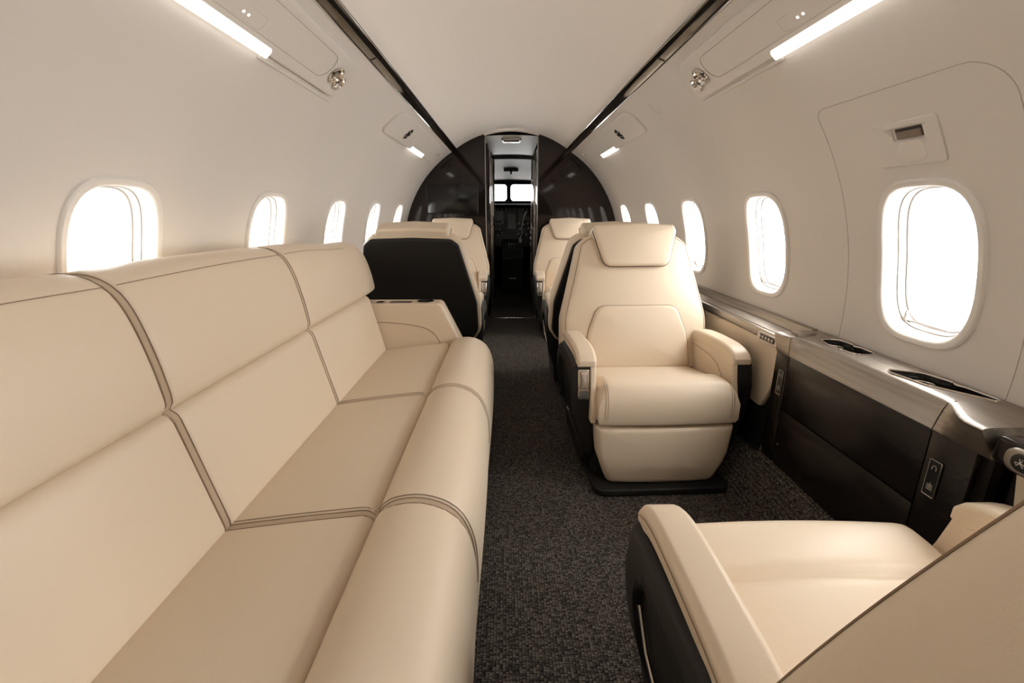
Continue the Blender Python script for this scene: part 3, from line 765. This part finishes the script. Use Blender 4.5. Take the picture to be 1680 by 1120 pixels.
# ------------------------------------------------------------------ right-hand side console and ledges
con = empty('side_console', (.95, 1.17, 0)); tag(con, 'low dark veneer console with brushed metal top and cup wells along the right wall', 'console')
k0 = Vector(con.location)
def off(f, k): return lambda *a: tuple(Vector(f(*a))-k)
y0, y1 = .815, 1.575
mb = MB(); mb.box(.948-k0.x, 1.05-k0.x, y0-k0.y, y1-k0.y, .195, .62); mb.build('cabinet_body', VENEER, con)
mb = MB(); mb.box(.932-k0.x, .950-k0.x, .945-k0.y, 1.492-k0.y, .408, .600, .002); mb.build('drawer_front', VENEER, con)
mb = MB(); mb.box(.932-k0.x, .950-k0.x, .945-k0.y, 1.492-k0.y, .197, .404, .002); mb.build('drawer_front', VENEER, con)
mb = MB(); mb.box(.932-k0.x, .950-k0.x, .838-k0.y, .942-k0.y, .197, .600, .002); mb.build('end_panel', VENEER, con)
mb = MB(); mb.box(.932-k0.x, .950-k0.x, 1.495-k0.y, 1.57-k0.y, .197, .600, .002); mb.build('end_panel', VENEER, con)
# brushed metal top with a rolled front that flares at both ends
def xin(y):
    a = max(0, min(1, (.965-y)/.13)); b = max(0, min(1, (y-1.44)/.09))
    return .953-.060*a*a*(3-2*a)-.040*b*b*(3-2*b)
rings = []
for k in range(41):
    y = y0-.005+(y1-y0)*k/40; xi = xin(y)
    rings.append([(x-k0.x, y-k0.y, z) for x, z in [(1.072, .60), (.930, .600), (.928, .603), (.929+(xi-.93)*.35, .630), (.929+(xi-.93)*.75, .652), (xi+.001, .6655), (xi+.006, .6692), (xi+.02, .671), (1.04, .672), (1.076, .673)]])
mb = MB(); mb.loft(rings, True, True, True); top = mb.build('metal_top', BRUSH, con, angle=35)
def well(mb, o, d, z0, z1, grow=0.):
    mb.pad(inset_fn(o)(-grow) if grow else o, z1-z0, .001, lambda u, v, w: (u-k0.x, v-k0.y, (z0+z1)/2+w))
w1 = rpoly([(.998, 1.285), (1.058, 1.285), (1.062, 1.355), (1.050, 1.372), (1.062, 1.39), (1.058, 1.455), (.998, 1.455), (.985, 1.39), (.998, 1.372), (.985, 1.355)], [.028, .028, .03, .012, .03, .028, .028, .03, .012, .03], 5, .02)
w2 = rpoly([(1.055, .935), (1.066, .945), (1.063, 1.02), (1.054, 1.035), (1.066, 1.055), (1.05, 1.125), (.985, 1.15), (.972, 1.13), (.984, 1.04)], [.004, .006, .03, .008, .03, .03, .008, .008, .06], 5, .02)
for w in (w1, w2):
    c = MB(); well(c, w, 0, .615, .70); cut(top, c)
for w, nm in ((w1, 'front'), (w2, 'rear')):
    n_in = inset_fn(w if sum(w[i][0]*w[(i+1) % len(w)][1]-w[(i+1) % len(w)][0]*w[i][1] for i in range(len(w))) > 0 else w[::-1])
    rings = [[(a-k0.x, b-k0.y, z) for a, b in n_in(d)] for d, z in [(-.004, .6722), (-.0035, .6748), (-.0005, .675), (.0008, .6725)]]
    mb = MB(); mb.loft(rings); cw = mb.build('cup_well_rim', CHROME, con)
    mb = MB(); mb.loft([[(a-k0.x, b-k0.y, z) for a, b in n_in(d)] for d, z in [(.0006, .6725), (.0015, .60)]]); mb.build('well_lining', WELL, cw)
    mb = MB(); mb.loft([[(a-k0.x, b-k0.y, .618) for a, b in n_in(.001)]], True, True); mb.add([(a-k0.x, b-k0.y, .618) for a, b in n_in(.001)], [tuple(range(len(w)))]); mb.build('well_floor', BLACK, cw)
    for cx, cy, r in (((1.026, 1.326, .0265), (1.026, 1.418, .0265)) if nm == 'front' else ((1.022, 1.088, .028), (1.036, .993, .021))):
        mb = MB(); mb.loft([[(cx+q*math.cos(2*PI*k/28)-k0.x, cy+q*math.sin(2*PI*k/28)-k0.y, z) for k in range(28)] for q, z in [(r, .6195), (r, .655), (r+.001, .657), (r+.0025, .655), (r+.0025, .6195)]]); mb.build('cup_ring', CHROME, cw)
# joint in the fascia and a small tray by the forward end
for yy in (.941, 1.494):
    mb = MB(); mb.tube([(p[0], yy-k0.y, p[2]) for p in [(x-k0.x, 0, z) for x, z in [(.9275, .602), (.929+(xin(yy)-.93)*.35-.0006, .630), (.929+(xin(yy)-.93)*.75-.0006, .652), (xin(yy)+.001, .6662), (xin(yy)+.02, .6715)]]], .0011, 5); mb.build('fascia_joint', PIPING, con)
mb = MB(); mb.pad(rpoly([(.955, 1.50), (1.03, 1.52), (1.03, 1.545), (.955, 1.545)], .003), .012, .003, lambda u, v, w: (u-k0.x, v-k0.y, .675+w)); mb.build('tray_lip', BRUSH, con)
def switch_plate(y, z0, z1, yw, icons):
    mb = MB(); mb.pad(rpoly([(y-yw, z0), (y+yw, z0), (y+yw, z1), (y-yw, z1)], .003), .006, .0015, lambda u, v, w: (.931-w-k0.x, u-k0.y, v)); s = mb.build('socket_plate', BLACK, con)
    q = rpoly([(y-yw, z0), (y+yw, z0), (y+yw, z1), (y-yw, z1)], .003); mb = MB(); mb.tube([(.9285-k0.x, u-k0.y, v) for u, v in q], .0011, 5, True); mb.build('plate_rim', STEEL, s)
    if icons:
        mb = MB(); c = (y, z1-.018); X = .9276-k0.x
        mb.tube([(X, c[0]+.005*math.cos(t)-k0.y, c[1]+.006*math.sin(t)) for t in [PI*k/8 for k in range(9)]], .0007, 4)
        mb.tube([(X, c[0]-.005-k0.y, c[1]), (X, c[0]-.005-k0.y, c[1]-.004)], .0012, 4); mb.tube([(X, c[0]+.005-k0.y, c[1]), (X, c[0]+.005-k0.y, c[1]-.004)], .0012, 4)
        mb.build('headphone_icon', ICON, s); mb = MB()
        d = (y, z0+.022)
        for k in (-.006, -.002, .002, .006): mb.tube([(X, d[0]-.007-k0.y, d[1]+k), (X, d[0]+.007-k0.y, d[1]+k)], .0006, 4)
        mb.tube([(X, d[0]-k0.y, d[1]+.004), (X, d[0]-k0.y, d[1]+.012)], .0007, 4)
        mb.build('port_icon', ICON, s)
switch_plate(.911, .449, .537, .0145, True); switch_plate(1.52, .452, .540, .0135, True)
mb = MB(); mb.lathe([(.0035, 0), (.003, .002), (.0005, .003)], (.932-k0.x, 1.475-k0.y, .275), (-1, 0, 0), 10); mb.build('drawer_stud', CHROME, con)

def ledge(sgn, ya, yb, lab, ctrl=None, taper=None):
    """ledge along the wall with a leather side panel, metal top and recessed tray leaf"""
    yc = (ya+yb)/2; g = empty('side_ledge', (sgn*1.0, yc, 0)); tag(g, lab, 'ledge'); k = Vector(g.location)
    P = lambda x, y, z: (sgn*x-k.x, y-k.y, z)
    po = rpoly([(ya+.012, .606), (yb, .606), (yb, .335), (ya+.085, .335), (ya+.045, .42), (ya+.02, .50)], [.004, .004, .004, .03, .06, .1], 6, .05) if taper is None else rpoly([(ya, .606), (yb-.012, .606), (yb-.035, .48), (yb-.075, .335), (ya, .335)], [.004, .004, .1, .03, .004], 6, .05)
    mb = MB(); mb.pad(po, .020, .006, lambda u, v, w: P(.972-w, u, v)); pn = mb.build('leather_panel', LEATHER, g)
    mb = MB(); mb.box(min(sgn*.982, sgn*1.0)-k.x, max(sgn*.982, sgn*1.0)-k.x, ya-k.y, yb-k.y, .345, .60); mb.build('ledge_core', DARK, g)
    mb = MB(); mb.loft([[P(x, y, z) for x, z in ((.966, .338), (.921, .187), (.930, .187), (.990, .338))] for y in (ya, yb)], True, True, True); mb.build('toe_panel', BLACK, g)
    sec = [(1.06, .605), (.955, .608), (.953, .612), (.951, .634), (.9535, .6405), (.960, .643), (1.040, .644), (1.044, .652), (1.058, .672), (1.078, .674), (1.080, .66)]
    mb = MB(); mb.loft([[P(x, ya+(yb-ya)*i/6, z) for x, z in sec] for i in range(7)], True, True, True); t = mb.build('metal_top', BRUSH, g)
    mb = MB(); mb.pad(rpoly([(.966, ya+.06), (1.036, ya+.06), (1.036, yb-.06), (.966, yb-.06)], .006), .003, .001, lambda u, v, w: P(u, v, .6448+w)); mb.build('tray_leaf', BRUSH, g)
    mb = MB(); mb.tube([P(1.040, ya+.05, .6452), P(1.040, yb-.05, .6452)], .0018, 5); mb.build('leaf_gap', PIPING, g)
    mb = MB(); mb.tube([P(.9605, ya+.3, .607), P(.9605, yb-.02, .607)], .0022, 5); mb.build('panel_gap', PIPING, g)
    if ctrl is not None:
        mb = MB(); mb.pad(rpoly([(ctrl-.075, .600), (ctrl+.07, .600), (ctrl+.055, .635), (ctrl-.075, .635)], [.008, .016, .016, .008]), .012, .003, lambda u, v, w: P(.9515-w, u, v)); o = mb.build('control_panel', STEEL, g)
        mb = MB(); mb.pad(rpoly([(ctrl-.06, .607), (ctrl+.045, .607), (ctrl+.045, .629), (ctrl-.06, .629)], .009), .003, .001, lambda u, v, w: P(.9450-w, u, v)); mb.build('button_bezel', BLACK, o)
        for i in range(5):
            mb = MB(); y = ctrl-.048+.021*i; mb.pad(rpoly([(y-.006, .613), (y+.006, .613), (y+.006, .624), (y-.006, .624)], .003), .003, .001, lambda u, v, w: P(.9430-w, u, v)); mb.build('button', STEEL, o)
    return g
ledge(1, 1.585, 2.72, 'brushed metal ledge with cream side panel beside the nearest front-facing seat', 1.675)
ledge(1, 2.725, 4.735, 'brushed metal ledge far forward along the right wall beyond the nearest seats')
ledge(-1, 2.30, 4.735, 'brushed metal ledge along the left wall beside the far left seats')
rg = ledge(1, .02, .805, 'brushed metal ledge with oval control pod beside the seat in the corner', None, 1)
k = Vector(rg.location)
mb = MB(); mb.pad(rpoly([(.62, .608), (.80, .608), (.80, .664), (.62, .664)], .012), .045, .008, lambda u, v, w: (.935-w-k.x, u-k.y, v)); pod = mb.build('control_pod', BULK, rg)
mb = MB(); mb.pad(rpoly([(.60, .609), (.772, .609), (.772, .658), (.60, .658)], .022), .012, .004, lambda u, v, w: (.911-w-k.x, u-k.y, v)); pb = mb.build('pod_bezel', STEEL, pod)
mb = MB(); mb.pad(rpoly([(.59, .618), (.756, .618), (.756, .651), (.59, .651)], .0155), .006, .002, lambda u, v, w: (.904-w-k.x, u-k.y, v)); mb.build('pod_screen', BLACK, pod)
mb = MB()
for a in (PI/2, PI/2+2.1, PI/2-2.1):
    c = (.738, .6345); t = [(c[0], c[1]), (c[0]+.008*math.cos(a-.35), c[1]+.008*math.sin(a-.35)), (c[0]+.009*math.cos(a+.35), c[1]+.009*math.sin(a+.35)), (c[0], c[1])]
    mb.tube([(.9006-k.x, u-k.y, v) for u, v in t], .0008, 4)
mb.build('fan_icon', ICON, pod)
mb = MB(); mb.box(.945-k.x, 1.03-k.x, .60-k.y, .74-k.y, .6445, .650, .003); mb.build('tray_slot', PIPING, rg)

# ------------------------------------------------------------------ daylight, lamps, camera
w = bpy.data.worlds.new('sky'); SC.world = w; w.use_nodes = True
nt = w.node_tree; bg = nt.nodes['Background']; bg.inputs['Color'].default_value = (1, .98, .955, 1)
tc = nt.nodes.new('ShaderNodeTexCoord'); dt = nt.nodes.new('ShaderNodeVectorMath'); dt.operation = 'DOT_PRODUCT'
dt.inputs[1].default_value = Vector((.80, -.52, .30)).normalized()
mr = nt.nodes.new('ShaderNodeMapRange'); mr.interpolation_type = 'SMOOTHSTEP'
mr.inputs['From Min'].default_value = -.5; mr.inputs['From Max'].default_value = 1.
mr.inputs['To Min'].default_value = 11.; mr.inputs['To Max'].default_value = 34.
nt.links.new(tc.outputs['Generated'], dt.inputs[0]); nt.links.new(dt.outputs['Value'], mr.inputs['Value']); nt.links.new(mr.outputs['Result'], bg.inputs['Strength'])

cam = bpy.data.cameras.new('camera'); co = bpy.data.objects.new('camera', cam); COL.objects.link(co)
cam.sensor_fit = 'HORIZONTAL'; cam.sensor_width = 36; cam.lens = 747/1680*36; cam.clip_start = .01
co.location = (-.045, 0, 1.08)
co.rotation_euler = (PI/2-rad(15.773), 0, -rad(.59))
SC.camera = co
vs = SC.view_settings; vs.view_transform = 'Standard'; vs.look = 'None'; vs.exposure = -.04; vs.gamma = 1.; vs.use_curve_mapping = False
SC.cycles.max_bounces = 12; SC.cycles.diffuse_bounces = 8; SC.cycles.transparent_max_bounces = 16
SC.cycles.sample_clamp_indirect = 8
